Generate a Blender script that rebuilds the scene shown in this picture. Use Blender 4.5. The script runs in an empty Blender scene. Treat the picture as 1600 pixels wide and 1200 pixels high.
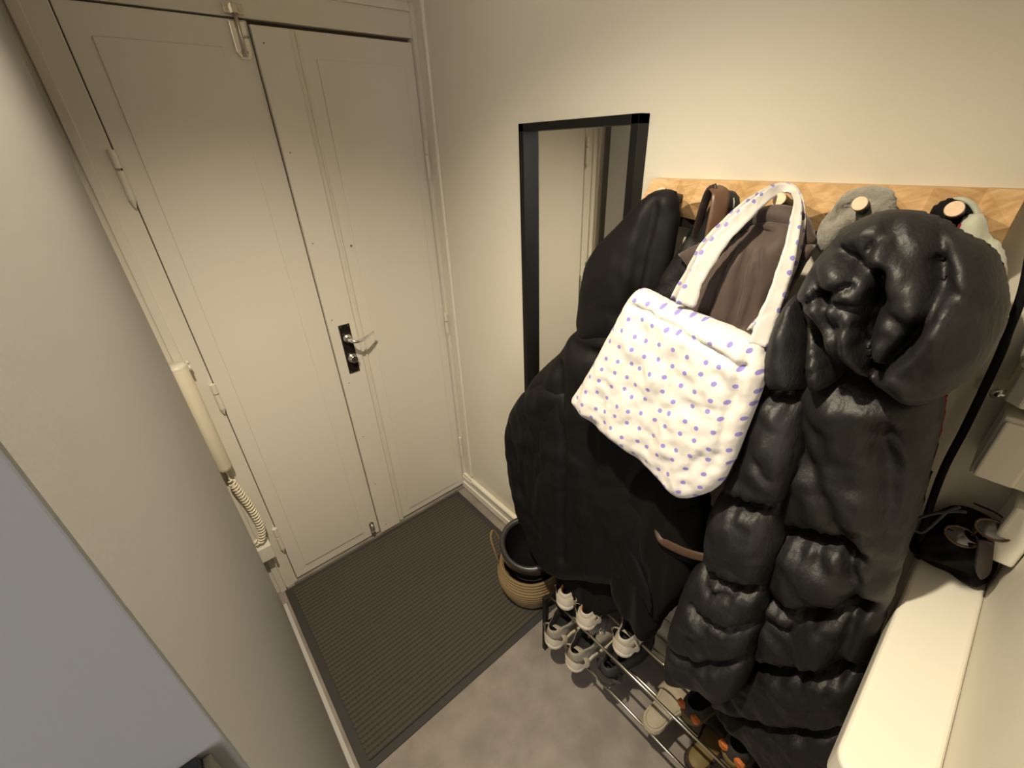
import bpy, bmesh, math, random
import numpy as np
from mathutils import Vector, Matrix, noise

random.seed(4)
S = bpy.context.scene
COL = S.collection
PI = math.pi

# ------------------------------------------------------------------ camera
F = 668.0                                    # focal length in pixels of a 1600 px wide frame
VP = np.array([[1720, 180], [162, 253], [838, 1807]], float)   # vanishing points of the room's axes
_d = [np.append(p - np.array([800, 600.]), F) for p in VP]
_d = [v / np.linalg.norm(v) for v in _d]
_U, _s, _V = np.linalg.svd(np.array([_d[0], _d[1], -_d[2]]).T)
RC = _U @ _V                                 # world -> camera (x right, y down, z forward)
CP = np.array([-0.946, -1.647, 1.720])
right, down, fwd = RC.T @ [1, 0, 0], RC.T @ [0, 1, 0], RC.T @ [0, 0, 1]
cam_d = bpy.data.cameras.new('camera')
cam = bpy.data.objects.new('camera', cam_d)
COL.objects.link(cam)
cam.matrix_world = Matrix(((right[0], -down[0], -fwd[0], CP[0]), (right[1], -down[1], -fwd[1], CP[1]),
                           (right[2], -down[2], -fwd[2], CP[2]), (0, 0, 0, 1)))
cam_d.sensor_width = 36
cam_d.lens = 36 * F / 1600
cam_d.clip_start = 0.005
S.camera = cam

# ------------------------------------------------------------------ light and exposure
w = bpy.data.worlds.new('world'); S.world = w; w.use_nodes = True
w.node_tree.nodes['Background'].inputs[0].default_value = (0.76, 0.74, 0.76, 1)
w.node_tree.nodes['Background'].inputs[1].default_value = 0.075

def area(name, loc, target, size, power, colour):
    l = bpy.data.lights.new(name, 'AREA'); l.energy = power; l.color = colour; l.size = size
    o = bpy.data.objects.new(name, l); COL.objects.link(o); o.location = loc
    o.rotation_euler = (Vector(target) - Vector(loc)).to_track_quat('-Z', 'Y').to_euler()
    return o
SPOT = (-0.93, -1.20, 2.47)
sl = bpy.data.lights.new('ceiling_spot_light', 'SPOT'); sl.energy = 155; sl.color = (1.0, 0.865, 0.645)
sl.spot_size = math.radians(116); sl.spot_blend = 0.95; sl.shadow_soft_size = 0.022
so = bpy.data.objects.new('ceiling_spot_light', sl); COL.objects.link(so); so.location = SPOT
so.rotation_euler = (math.radians(4), math.radians(-6), 0)
area('window_daylight', (-2.6, -3.6, 1.7), (-1.0, -1.5, 1.5), 1.0, 27, (1.0, 0.98, 0.97))
S.view_settings.view_transform = 'Standard'; S.view_settings.look = 'None'
S.view_settings.gamma = 1.0; S.view_settings.use_curve_mapping = False
S.view_settings.exposure = 0.2

# ------------------------------------------------------------------ helpers
def ray(px, py): return RC.T @ np.array([px - 800, py - 600, F])
def X(px, py, x=0.0):
    r = ray(px, py); return CP + (x - CP[0]) / r[0] * r
def Y(px, py, y=0.0):
    r = ray(px, py); return CP + (y - CP[1]) / r[1] * r
def Z(px, py, z=0.0):
    r = ray(px, py); return CP + (z - CP[2]) / r[2] * r
def SL(px, py, a, b=0.0, z0=1.6):            # point on the leaning plane x = a + b (z - z0)
    r = ray(px, py); t = (a + b * (CP[2] - z0) - CP[0]) / (r[0] - b * r[2]); return CP + t * r

def tag(o, label, cat, group=None, kind=None):
    if label: o['label'] = label
    if cat: o['category'] = cat
    if group: o['group'] = group
    if kind: o['kind'] = kind
    return o
def thing(name, label, cat, loc, group=None):
    o = bpy.data.objects.new(name, None); COL.objects.link(o); o.location = loc
    o.empty_display_size = .05
    return tag(o, label, cat, group)
def wloc(o):
    v = Vector(o.location)
    while o.parent: o = o.parent; v = v + Vector(o.location)
    return v
def obj(name, verts, faces, mat, parent=None, smooth=False, bevel=0, subsurf=0, label=None):
    off = wloc(parent) if parent else Vector((0, 0, 0))
    me = bpy.data.meshes.new(name)
    me.from_pydata([tuple(Vector(v) - off) for v in verts], [], [tuple(f) for f in faces])
    bm = bmesh.new(); bm.from_mesh(me)
    bmesh.ops.recalc_face_normals(bm, faces=bm.faces)
    bm.to_mesh(me); bm.free()
    o = bpy.data.objects.new(name, me); COL.objects.link(o)
    if parent: o.parent = parent
    me.materials.append(mat)
    if smooth:
        for p in me.polygons: p.use_smooth = True
    if bevel:
        m = o.modifiers.new('bevel', 'BEVEL'); m.width = bevel; m.segments = 3; m.limit_method = 'ANGLE'
    if subsurf:
        m = o.modifiers.new('sub', 'SUBSURF'); m.levels = m.render_levels = subsurf
    if label: o['label'] = label
    return o
class MB:
    """collects shapes of ONE part"""
    def __init__(s): s.v = []; s.f = []
    def add(s, v, f):
        n = len(s.v); s.v += [tuple(map(float, q)) for q in v]; s.f += [tuple(i + n for i in q) for q in f]; return s
    def box(s, x0, x1, y0, y1, z0, z1):
        v = [(x, y, z) for x in (x0, x1) for y in (y0, y1) for z in (z0, z1)]
        return s.add(v, [(0, 1, 3, 2), (4, 6, 7, 5), (0, 4, 5, 1), (2, 3, 7, 6), (0, 2, 6, 4), (1, 5, 7, 3)])
    def tube(s, pts, r, n=10, closed=False):
        pts = [Vector(p) for p in pts]; rs = r if isinstance(r, (list, tuple)) else [r] * len(pts)
        v = []; f = []; up = None; N = len(pts)
        for i, p in enumerate(pts):
            a = pts[(i - 1) % N] if (closed or i) else p
            b = pts[(i + 1) % N] if (closed or i < N - 1) else p
            t = (b - a).normalized()
            if up is None: up = t.orthogonal().normalized()
            up = (up - t * up.dot(t)).normalized(); sd = t.cross(up)
            for k in range(n):
                q = 2 * PI * k / n; v.append(p + (up * math.cos(q) + sd * math.sin(q)) * rs[i])
        for i in range(N if closed else N - 1):
            j = (i + 1) % N
            for k in range(n):
                f.append((i * n + k, i * n + (k + 1) % n, j * n + (k + 1) % n, j * n + k))
        if not closed: f += [tuple(range(n)), tuple(range((N - 1) * n, N * n))]
        return s.add(v, f)
    def cyl(s, a, b, r, n=20): return s.tube([a, b], r, n)
    def lathe(s, prof, c, n=48, tilt=None, sx=1, sy=1):
        """prof: list of (radius, height); open profile; tilt: Matrix"""
        M = tilt or Matrix.Identity(3); v = []; f = []; c = Vector(c)
        for r, h in prof:
            for k in range(n):
                q = 2 * PI * k / n; v.append(c + M @ Vector((r * math.cos(q) * sx, r * math.sin(q) * sy, h)))
        for i in range(len(prof) - 1):
            for k in range(n):
                f.append((i * n + k, i * n + (k + 1) % n, (i + 1) * n + (k + 1) % n, (i + 1) * n + k))
        return s.add(v, f)
    def prism(s, poly, d):
        """poly: 3D points, extruded along vector d"""
        n = len(poly); d = Vector(d); P = [Vector(p) for p in poly]
        v = P + [p + d for p in P]
        return s.add(v, [tuple(range(n)), tuple(range(n, 2 * n))] + [(i, (i + 1) % n, n + (i + 1) % n, n + i) for i in range(n)])
    def ribbon(s, pts, width, thick, hint, groove=0):
        pts = [Vector(p) for p in pts]; N = len(pts); ws = width if isinstance(width, (list, tuple)) else [width] * N
        v = []; f = []; h0 = Vector(hint).normalized()
        for i, p in enumerate(pts):
            t = (pts[min(i + 1, N - 1)] - pts[max(i - 1, 0)]).normalized()
            sd = t.cross(h0).normalized(); nn = sd.cross(t).normalized()
            for k in range(8):
                q = 2 * PI * (k + .5) / 8
                cx, cy = math.cos(q), math.sin(q)
                tk = thick * (1 - groove if abs(cx) < .5 else 1)
                v.append(p + sd * ws[i] / 2 * math.copysign(abs(cx) ** .6, cx) + nn * tk / 2 * math.copysign(abs(cy) ** .8, cy))
        for i in range(N - 1):
            for k in range(8): f.append((i * 8 + k, i * 8 + (k + 1) % 8, (i + 1) * 8 + (k + 1) % 8, (i + 1) * 8 + k))
        f += [tuple(range(8)), tuple(range((N - 1) * 8, N * 8))]
        return s.add(v, f)
    def build(s, name, mat, parent=None, **k): return obj(name, s.v, s.f, mat, parent, **k)
def struct(name, mb, mat, label=None, **k):
    o = mb.build(name, mat, None, **k); o['kind'] = 'structure'
    if label: o['label'] = label
    return o
def smooth_path(pts, n=8):
    P = [np.array(p, float) for p in pts]; P = [2 * P[0] - P[1]] + P + [2 * P[-1] - P[-2]]; out = []
    for i in range(1, len(P) - 2):
        for k in range(n):
            t = k / n; a, b, c, d = P[i - 1], P[i], P[i + 1], P[i + 2]
            out.append(.5 * (2 * b + (c - a) * t + (2 * a - 5 * b + 4 * c - d) * t * t + (-a + 3 * b - 3 * c + d) * t ** 3))
    out.append(P[-2]); return [Vector(p) for p in out]
def closed_smooth(poly, n=4):
    P = [np.array(p, float) for p in poly]; N = len(P); out = []
    for i in range(N):
        a, b, c, d = P[i - 1], P[i], P[(i + 1) % N], P[(i + 2) % N]
        for k in range(n):
            t = k / n
            out.append(.5 * (2 * b + (c - a) * t + (2 * a - 5 * b + 4 * c - d) * t * t + (-a + 3 * b - 3 * c + d) * t ** 3))
    return out

# ------------------------------------------------------------------ materials
def mat(name, col, rough=.6, metal=0, bump=None, col2=None, nscale=8, spec=.5, sheen=0, coat=0, stretch=1, mixlo=.35, mixhi=.65):
    m = bpy.data.materials.new(name); m.use_nodes = True; nt = m.node_tree; N = nt.nodes; L = nt.links
    b = N['Principled BSDF']; b.inputs['Base Color'].default_value = (*col, 1)
    b.inputs['Roughness'].default_value = rough; b.inputs['Metallic'].default_value = metal
    b.inputs['Specular IOR Level'].default_value = spec
    if sheen: b.inputs['Sheen Weight'].default_value = sheen; b.inputs['Sheen Roughness'].default_value = .5
    if coat: b.inputs['Coat Weight'].default_value = coat; b.inputs['Coat Roughness'].default_value = .08
    tc = N.new('ShaderNodeTexCoord')
    if col2:
        n = N.new('ShaderNodeTexNoise'); n.inputs['Scale'].default_value = nscale; n.inputs['Detail'].default_value = 8
        r = N.new('ShaderNodeValToRGB'); r.color_ramp.elements[0].color = (*col, 1); r.color_ramp.elements[1].color = (*col2, 1)
        r.color_ramp.elements[0].position = mixlo; r.color_ramp.elements[1].position = mixhi
        L.new(tc.outputs['Object'], n.inputs['Vector']); L.new(n.outputs['Fac'], r.inputs['Fac']); L.new(r.outputs['Color'], b.inputs['Base Color'])
    prev = None; mp = N.new('ShaderNodeMapping'); mp.inputs['Scale'].default_value = (1, 1, stretch); L.new(tc.outputs['Object'], mp.inputs[0])
    for (sc, st, dist) in (bump or []):
        n = N.new('ShaderNodeTexNoise'); n.inputs['Scale'].default_value = sc; n.inputs['Detail'].default_value = 6
        bp = N.new('ShaderNodeBump'); bp.inputs['Strength'].default_value = st; bp.inputs['Distance'].default_value = dist
        L.new(mp.outputs[0], n.inputs['Vector']); L.new(n.outputs['Fac'], bp.inputs['Height'])
        if prev: L.new(prev.outputs['Normal'], bp.inputs['Normal'])
        prev = bp
    if prev: L.new(prev.outputs['Normal'], b.inputs['Normal'])
    return m
M = {}
M['wall'] = mat('painted plaster', (.66, .62, .525), .62, bump=[(3, .25, .02), (40, .15, .003), (260, .12, .0008)])
M['wall_left'] = mat('shade greyed wall paint', (.42, .415, .405), .6, bump=[(2, .1, .02), (300, .12, .0006)])  # shade put into the colour: greyer and darker than the coat wall's plaster
M['door'] = mat('glossy door paint', (.68, .64, .57), .42, bump=[(5, .2, .006), (90, .08, .001)])
M['frame'] = mat('frame paint', (.66, .62, .54), .45, bump=[(8, .3, .006), (90, .15, .001)])
M['dark_gap'] = mat('dark gap', (.10, .07, .05), .9)
M['grey_paint'] = mat('grey header', (.30, .28, .24), .7)  # plain grey, used on the dark box's side strip
M['skirt'] = mat('skirting gloss', (.74, .70, .60), .35, bump=[(20, .2, .003)])
M['chrome'] = mat('chrome', (.85, .84, .80), .24, 1)
M['steel'] = mat('brushed steel', (.62, .58, .50), .25, 1)
M['darkmetal'] = mat('dark plate', (.035, .028, .024), .25, .6, coat=.3)
M['blackframe'] = mat('black wood frame', (.006, .0055, .005), .5, spec=.25, bump=[(120, .1, .0005)])
M['blacksatin'] = mat('black satin inner side', (.02, .018, .016), .3)
M['mirror'] = mat('mirror', (.93, .93, .90), .015, 1)
M['white_plastic'] = mat('white plastic', (.66, .63, .55), .38)
M['ivory'] = mat('ivory plastic', (.72, .66, .52), .35)
M['black_nylon'] = mat('matte black nylon', (.0045, .004, .0042), .62, spec=.18, bump=[(9, .35, .012), (45, .25, .003), (1200, .1, .0003)])
M['black_lining'] = mat('black lining', (.004, .004, .0045), .8, spec=.15)
M['black_wool'] = mat('soft black cloth', (.004, .0034, .0032), .9, spec=.08, sheen=.02, bump=[(7, .4, .015), (900, .2, .0005)])
M['puffer'] = mat('glossy black puffer nylon', (.0075, .007, .0075), .54, spec=.42, stretch=.4, bump=[(26, .5, .006), (60, .6, .004), (150, .5, .0015)])
M['brown_cloth'] = mat('dark brown cotton', (.046, .028, .021), .75, sheen=.2, bump=[(25, .3, .004), (700, .2, .0005)])
M['brown_leather'] = mat('brown leather', (.10, .052, .026), .45, bump=[(300, .25, .0006)], col2=(.075, .038, .02), nscale=30)
M['brown_dark'] = mat('dark brown leather', (.05, .026, .016), .5, bump=[(300, .25, .0006)])
M['grey_fleece'] = mat('grey fleece', (.27, .255, .21), .95, sheen=.4, bump=[(160, .9, .004), (500, .6, .002)], col2=(.18, .17, .145), nscale=60)
M['sage'] = mat('pale sage jersey', (.40, .41, .33), .9, sheen=.3, bump=[(30, .4, .005), (500, .3, .0006)])
M['red'] = mat('dark red lining', (.16, .008, .010), .7)
M['floor'] = mat('grey vinyl floor', (.19, .165, .145), .42, col2=(.27, .24, .21), nscale=9, bump=[(30, .1, .001)])
M['strap'] = mat('dark brown belt leather', (.012, .007, .006), .5, col2=(.024, .013, .010), nscale=60)
M['shoe_white'] = mat('off white leather', (.50, .46, .38), .6, col2=(.40, .36, .29), nscale=30)
M['shoe_mesh'] = mat('grey beige mesh', (.32, .29, .23), .85, bump=[(500, .6, .001)], col2=(.24, .215, .17), nscale=40)
M['sole_white'] = mat('off white foam sole', (.62, .56, .45), .55)
M['sole_dark'] = mat('dark rubber', (.03, .028, .026), .7)
M['shoe_in'] = mat('black shoe lining', (.012, .011, .011), .9)
M['orange'] = mat('orange lining', (.50, .14, .03), .8)
M['beige_suede'] = mat('beige slipper sole', (.36, .31, .23), .8, col2=(.30, .26, .19), nscale=30)
M['mustard'] = mat('mustard rubber', (.14, .095, .03), .6)
M['rope'] = mat('rope', (.20, .135, .062), .85, bump=[(500, .6, .002)])
M['helmet'] = mat('glossy black shell', (.008, .008, .009), .18, coat=.6)
M['helmet_rim'] = mat('dark grey rubber rim', (.028, .028, .027), .34)
M['pink'] = mat('pink dot', (.55, .28, .24), .6)
M['cord'] = mat('black cord', (.004, .004, .0045), .85, spec=.15, bump=[(900, .6, .001)])
M['cordgrey'] = mat('charcoal cord', (.035, .038, .042), .85, bump=[(900, .6, .001)])
M['lens'] = mat('dark lens', (.01, .008, .006), .06, coat=.5)
M['tortoise'] = mat('dark tortoise frame', (.02, .012, .008), .2, col2=(.10, .05, .015), nscale=120)
M['wood_end'] = mat('pale wood end grain', (.66, .48, .33), .55, col2=(.60, .42, .27), nscale=120)
M['grey_box'] = mat('dark slate box', (.03, .035, .045), .4)

def woodmat():
    m = mat('birch plywood', (.50, .33, .16), .5); nt = m.node_tree; N, L = nt.nodes, nt.links
    tc = N.new('ShaderNodeTexCoord'); mp = N.new('ShaderNodeMapping'); mp.inputs['Scale'].default_value = (60, 5, 60)
    n = N.new('ShaderNodeTexNoise'); n.inputs['Scale'].default_value = 1.4; n.inputs['Detail'].default_value = 8; n.inputs['Distortion'].default_value = .6
    r = N.new('ShaderNodeValToRGB'); r.color_ramp.elements[0].color = (.40, .235, .10, 1); r.color_ramp.elements[1].color = (.60, .40, .20, 1)
    r.color_ramp.elements[0].position = .3; r.color_ramp.elements[1].position = .7
    L.new(tc.outputs['Object'], mp.inputs[0]); L.new(mp.outputs[0], n.inputs[0]); L.new(n.outputs['Fac'], r.inputs[0])
    L.new(r.outputs[0], N['Principled BSDF'].inputs['Base Color']); return m
M['wood'] = woodmat()
def matmat():
    m = mat('ribbed mat', (.060, .050, .036), .85); nt = m.node_tree; N, L = nt.nodes, nt.links
    tc = N.new('ShaderNodeTexCoord')
    w1 = N.new('ShaderNodeTexWave'); w1.bands_direction = 'Y'; w1.inputs['Scale'].default_value = 17; w1.inputs['Distortion'].default_value = .25; w1.inputs['Detail Scale'].default_value = 20
    w2 = N.new('ShaderNodeTexWave'); w2.bands_direction = 'X'; w2.inputs['Scale'].default_value = 24; w2.inputs['Distortion'].default_value = .6; w2.inputs['Detail Scale'].default_value = 10
    mul = N.new('ShaderNodeMath'); mul.operation = 'MULTIPLY_ADD'; mul.inputs[1].default_value = .25
    L.new(tc.outputs['Object'], w1.inputs[0]); L.new(tc.outputs['Object'], w2.inputs[0])
    L.new(w2.outputs['Fac'], mul.inputs[0]); L.new(w1.outputs['Fac'], mul.inputs[2])
    r = N.new('ShaderNodeValToRGB'); r.color_ramp.elements[0].color = (.026, .022, .016, 1); r.color_ramp.elements[1].color = (.056, .048, .036, 1)
    r.color_ramp.elements[0].position = .1; r.color_ramp.elements[1].position = .7
    L.new(mul.outputs[0], r.inputs[0]); L.new(r.outputs[0], N['Principled BSDF'].inputs['Base Color'])
    bp = N.new('ShaderNodeBump'); bp.inputs['Strength'].default_value = .6; bp.inputs['Distance'].default_value = .002
    nz = N.new('ShaderNodeTexNoise'); nz.inputs['Scale'].default_value = 400; L.new(tc.outputs['Object'], nz.inputs[0])
    b2 = N.new('ShaderNodeBump'); b2.inputs['Strength'].default_value = .6; b2.inputs['Distance'].default_value = .001
    L.new(nz.outputs['Fac'], b2.inputs['Height']); L.new(mul.outputs[0], bp.inputs['Height']); L.new(b2.outputs[0], bp.inputs['Normal'])
    L.new(bp.outputs[0], N['Principled BSDF'].inputs['Normal']); return m
M['mat'] = matmat()
def dotmat():
    """white quilted cotton with small violet fruit motifs, laid out in the cloth's own UV (metres)"""
    m = mat('dotted quilted cotton', (.78, .72, .64), .8, sheen=.2); nt = m.node_tree; N, L = nt.nodes, nt.links
    uv = N.new('ShaderNodeUVMap'); uv.uv_map = 'UVMap'
    def vor(off, rad, sc):
        mp = N.new('ShaderNodeMapping'); mp.inputs['Location'].default_value = (*off, 0); mp.inputs['Scale'].default_value = sc
        v = N.new('ShaderNodeTexVoronoi'); v.voronoi_dimensions = '2D'; v.inputs['Scale'].default_value = 1; v.inputs['Randomness'].default_value = .34
        L.new(uv.outputs[0], mp.inputs[0]); L.new(mp.outputs[0], v.inputs['Vector'])
        c = N.new('ShaderNodeMath'); c.operation = 'LESS_THAN'; c.inputs[1].default_value = rad; L.new(v.outputs['Distance'], c.inputs[0]); return c
    a = vor((0, 0), .15, (36, 36, 1))
    mx = a
    mix = N.new('ShaderNodeMix'); mix.data_type = 'RGBA'
    mix.inputs[6].default_value = (.55, .52, .485, 1); mix.inputs[7].default_value = (.20, .17, .46, 1)
    L.new(mx.outputs[0], mix.inputs[0]); L.new(mix.outputs[2], N['Principled BSDF'].inputs['Base Color'])
    tc = N.new('ShaderNodeTexCoord')
    v = N.new('ShaderNodeTexVoronoi'); v.inputs['Scale'].default_value = 45; v.feature = 'SMOOTH_F1'; v.inputs['Smoothness'].default_value = .6
    n2 = N.new('ShaderNodeTexNoise'); n2.inputs['Scale'].default_value = 60; n2.inputs['Detail'].default_value = 4
    L.new(tc.outputs['Object'], v.inputs['Vector']); L.new(tc.outputs['Object'], n2.inputs['Vector'])
    b1 = N.new('ShaderNodeBump'); b1.invert = True; b1.inputs['Strength'].default_value = .35; b1.inputs['Distance'].default_value = .006
    b2 = N.new('ShaderNodeBump'); b2.inputs['Strength'].default_value = .5; b2.inputs['Distance'].default_value = .003
    L.new(v.outputs['Distance'], b1.inputs['Height']); L.new(n2.outputs['Fac'], b2.inputs['Height']); L.new(b1.outputs[0], b2.inputs['Normal'])
    L.new(b2.outputs[0], N['Principled BSDF'].inputs['Normal']); return m
M['dots'] = dotmat()

# ------------------------------------------------------------------ soft bodies (coats, bags)
def pinside(poly, P):
    x, y = P[:, 0], P[:, 1]; ins = np.zeros(len(P), bool); j = len(poly) - 1
    for i in range(len(poly)):
        xi, yi = poly[i]; xj, yj = poly[j]
        if yi != yj: ins ^= ((yi > y) != (yj > y)) & (x < (xj - xi) * (y - yi) / (yj - yi) + xi)
        j = i
    return ins
def segdist(A, B, P):
    d = B - A; L2 = max((d * d).sum(), 1e-12); t = np.clip(((P - A) @ d) / L2, 0, 1); Q = A + t[:, None] * d
    return np.sqrt(((P - Q) ** 2).sum(1)), Q
def polydist(line, P, closed):
    best = np.full(len(P), 9.); bq = P.copy(); n = len(line)
    for i in range(n if closed else n - 1):
        D, Q = segdist(line[i], line[(i + 1) % n], P); m = D < best; best[m] = D[m]; bq[m] = Q[m]
    return best, bq
def soft(name, poly, m, parent, plane, T=.06, Tb=None, edge=.07, cell=.009, folds=None, creases=(), wrinkle=.004, wsc=14, crumple=0,
         smooth=3, px=True, uv=False, seed=0, label=None, power=.5):
    """A stuffed or draped cloth body: outline on the leaning plane x=a+b(z-1.6), bulging T towards the room and Tb towards
    the wall; creases = [(polyline, width, depth)]; folds = (amplitude, wavelength, phase) of the vertical drape."""
    a, b = plane; Tb = T * .6 if Tb is None else Tb
    cv = (lambda p: np.array(SL(p[0], p[1], a, b))[1:]) if px else (lambda p: np.array(p, float))
    q = [cv(p) for p in poly]
    if smooth: q = closed_smooth(q, smooth)
    q = np.array(q); lo, hi = q.min(0) - 2 * cell, q.max(0) + 2 * cell
    ny, nz = [int(v) + 1 for v in (hi - lo) / cell]
    gy, gz = np.meshgrid(lo[0] + cell * np.arange(ny), lo[1] + cell * np.arange(nz), indexing='ij')
    P = np.stack([gy.ravel(), gz.ravel()], 1)
    D, Q = polydist(q, P, True); ins = pinside(q, P); sd = np.where(ins, D, -D)
    use = sd > -cell * .75; snap = use & (sd < cell * .25)
    P[snap] = Q[snap]; d = np.where(snap, 0, np.maximum(sd, 0))
    e = np.clip(d / edge, 0, 1); prof = (1 - (1 - e) ** 2) ** power
    h = T * prof; y, z = P[:, 0], P[:, 1]
    if folds:
        am, wl, ph = folds; zt = hi[1]
        fo = np.array([noise.noise(Vector((yy / wl * 1.3 + .4 * noise.noise(Vector((zz * 3, yy * 2, ph))), zz * 1.6, ph * 3))) + .5 * (.4 - abs(noise.noise(Vector((yy / wl * 2.1, zz * 2.5, ph + 9)))) * 2) if u else 0 for yy, zz, u in zip(y, z, use)])
        h = h + prof * am * 2 * np.clip((zt - z) / .35, .25, 1) * fo
    idx0 = np.where(use)[0]
    if wrinkle:
        for i in idx0:
            if d[i] > 0:
                v = Vector((y[i] * wsc, z[i] * wsc * .8, seed * 7.3))
                h[i] += prof[i] * wrinkle * (noise.noise(v) * 1.6 + .8 * noise.noise(v * 2.3) + (.5 - abs(noise.noise(v * 1.3 + Vector((3, 3, 3))))) * 1.2)
    if crumple:
        for i in idx0:
            if d[i] > 0:
                p_ = Vector((y[i], z[i], seed * .37)); wv = noise.noise_vector(p_ * 9) * .05
                n1 = 2.4 * abs(noise.noise((p_ + wv) * 13)) - .1; n2 = 2.4 * abs(noise.noise((p_ * 1.1 + wv * .7) * 31)) - .1
                h[i] += prof[i] * crumple * (min(n1, 1) * 1.3 + min(n2, 1) * .5 - .7)
    for cr in creases:
        line, cw, cd = cr[:3]
        LQ = np.array([cv(p) for p in line]); cdist, _ = polydist(LQ, P, False)
        h = h - prof * cd * (.45 * np.exp(-(cdist / cw) ** 2) + .75 * np.exp(-cdist / (cw * .7)))
        if len(cr) > 3:
            ph_ = np.array([noise.noise(Vector((yy * 25, 3, seed))) * 3 if u else 0 for yy, u in zip(y, use)])
            h = h - prof * cr[3] * np.exp(-(cdist / .026) ** 2) * (.5 + .5 * np.sin(2 * PI * y / .021 + ph_))
    h = np.where(d > 0, np.maximum(h, -.3 * Tb * prof), 0)
    x0 = a + b * (z - 1.6)
    ok = {}; V = []; uvs = []
    for i in idx0: ok[i] = len(V); V.append((x0[i] - h[i], y[i], z[i])); uvs.append((y[i], z[i]))
    back = {}
    for i in idx0:
        if d[i] > 0: back[i] = len(V); V.append((x0[i] + Tb * prof[i], y[i], z[i])); uvs.append((y[i] + .01, z[i]))
        else: back[i] = ok[i]
    Fc = []
    for i in range(ny - 1):
        for j in range(nz - 1):
            c = [i * nz + j, (i + 1) * nz + j, (i + 1) * nz + j + 1, i * nz + j + 1]
            c = [k for k in c if use[k]]
            if len(c) >= 3 and not all(d[k] == 0 for k in c):
                Fc.append(tuple(ok[k] for k in c)); Fc.append(tuple(back[k] for k in reversed(c)))
    o = obj(name, V, Fc, m, parent, smooth=True, label=label)
    bm = bmesh.new(); bm.from_mesh(o.data)
    if uv:
        ul = bm.loops.layers.uv.new('UVMap'); bm.verts.ensure_lookup_table()
        for f in bm.faces:
            for l in f.loops: l[ul].uv = uvs[l.vert.index]
    bmesh.ops.smooth_vert(bm, verts=bm.verts, factor=.5, use_axis_x=True, use_axis_y=True, use_axis_z=True)
    for v in list(bm.verts):
        if not v.link_faces: bm.verts.remove(v)
    for f in bm.faces: f.smooth = True
    bm.to_mesh(o.data); bm.free()
    return o

WX = 0.03            # the coat wall's surface
# ------------------------------------------------------------------ the room
struct('floor', MB().box(-3.5, 2, -4.5, .3, -.05, 0), M['floor'])
struct('ceiling', MB().box(-3.5, .2, -4.5, .3, 2.5, 2.56), M['wall'])
struct('wall_right', MB().box(WX, WX + .12, -1.81, .2, 0, 2.5), M['wall'], 'cream plaster wall with the mirror and coat rack')
struct('wall_back', MB().box(-.62, WX + .12, -1.95, -1.8102, 0, 2.5), M['wall'], 'short return wall by the ledge')
struct('wall_left', MB().box(-1.5, -1.0, -1.46, -.085, 0, 2.5), M['wall_left'], 'smooth wall with its shade put into the grey, along the left edge of the photo', bevel=.0015)
struct('wall_door', MB().box(-1.5, WX, .085, .2, 0, 2.5).box(-1.5, -.99, 0.03, .085, 0, 2.5).box(-1.5, WX, .03, .085, 2.148, 2.5), M['wall'])
# door frame
fr = MB()
fr.box(-1.04, -.9145, .0, .085, 0, 2.148)                      # left jamb face
fr.box(-.99, -.965, -.012, .0, 0, 2.148).box(-1.04, -1.005, -.02, .0, 0, 2.148)
fr.box(-.918, WX, .004, .085, 2.055, 2.148).box(-.918, WX, -.004, .006, 2.125, 2.148)
struct('trim_1', fr, M['frame'], 'painted door frame with stepped moulding', bevel=.003)
struct('trim_2', MB().box(.0045 + .012, WX, -.012, .08, 0, 2.148).cyl((WX - .004, -.075, .12), (WX - .004, -.075, 2.5), .008, 8), M['frame'], 'narrow right door jamb and pipe in the corner', bevel=.001)
struct('trim_3', MB().box(-.93, .02, -.008, .085, 0, .012), M['floor'], 'grey threshold under the doors')
# skirting boards
sk = MB(); y0, y1 = -1.80, -.002
sk.box(WX - .016, WX, y0, y1, .0, .105)
sk.box(WX - .024, WX - .014, y0, y1, .01, .05).box(WX - .020, WX - .012, y0, y1, .06, .088)
sk.cyl((WX - .014, y0, .105), (WX - .014, -.10, .105), .014, 12)
struct('baseboard_right', sk, M['skirt'], bevel=.002)
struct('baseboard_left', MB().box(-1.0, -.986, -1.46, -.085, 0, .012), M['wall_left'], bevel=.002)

# ------------------------------------------------------------------ doors
def leaf(name, x0, x1, label):
    t = thing(name, None, None, (x0, .03, .02)); t['kind'] = 'structure'; t['label'] = label
    return t
dl = leaf('door_1', -.912, -.507, 'left leaf of the cream double door with sunken panel')
MB().box(-.912, -.5045, .003, .045, .02, 2.05).build('door_panel', M['door'], dl, bevel=.003)
# raised border left by a flush sheet: a shallow proud board with a fine edge
MB().box(-.862, -.585, -.001, .004, .07, 1.985).build('panel_sheet', M['door'], dl, bevel=.002)
dr = leaf('door_2', -.503, .012, 'right leaf of the cream double door with central cover strip')
MB().box(-.501, .0155, .003, .045, .022, 2.043).build('door_panel', M['door'], dr, bevel=.003)
MB().box(-.5022, -.398, -.013, .004, .018, 2.040).build('cover_strip', M['door'], dr, bevel=.003)
MB().box(-.398, -.375, -.0015, .004, .018, 2.040).box(-.381, -.373, -.006, .004, .018, 2.040).build('strip_moulding', M['frame'], dr, bevel=.0025)
MB().box(-.33, -.025, -.0005, .004, .06, 1.975).build('panel_sheet', M['door'], dr, bevel=.002)
for (sx, sz) in ((-.477, 2.0), (-.481, 1.723), (-.482, 1.443), (-.483, 1.16), (-.478, .883), (-.476, .609), (-.474, .33), (-.472, .06), (-.40, .035)):
    MB().cyl((sx, -.0138, sz), (sx, -.011, sz), .0022, 8).build('screw', M['dark_gap'], dr)
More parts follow.
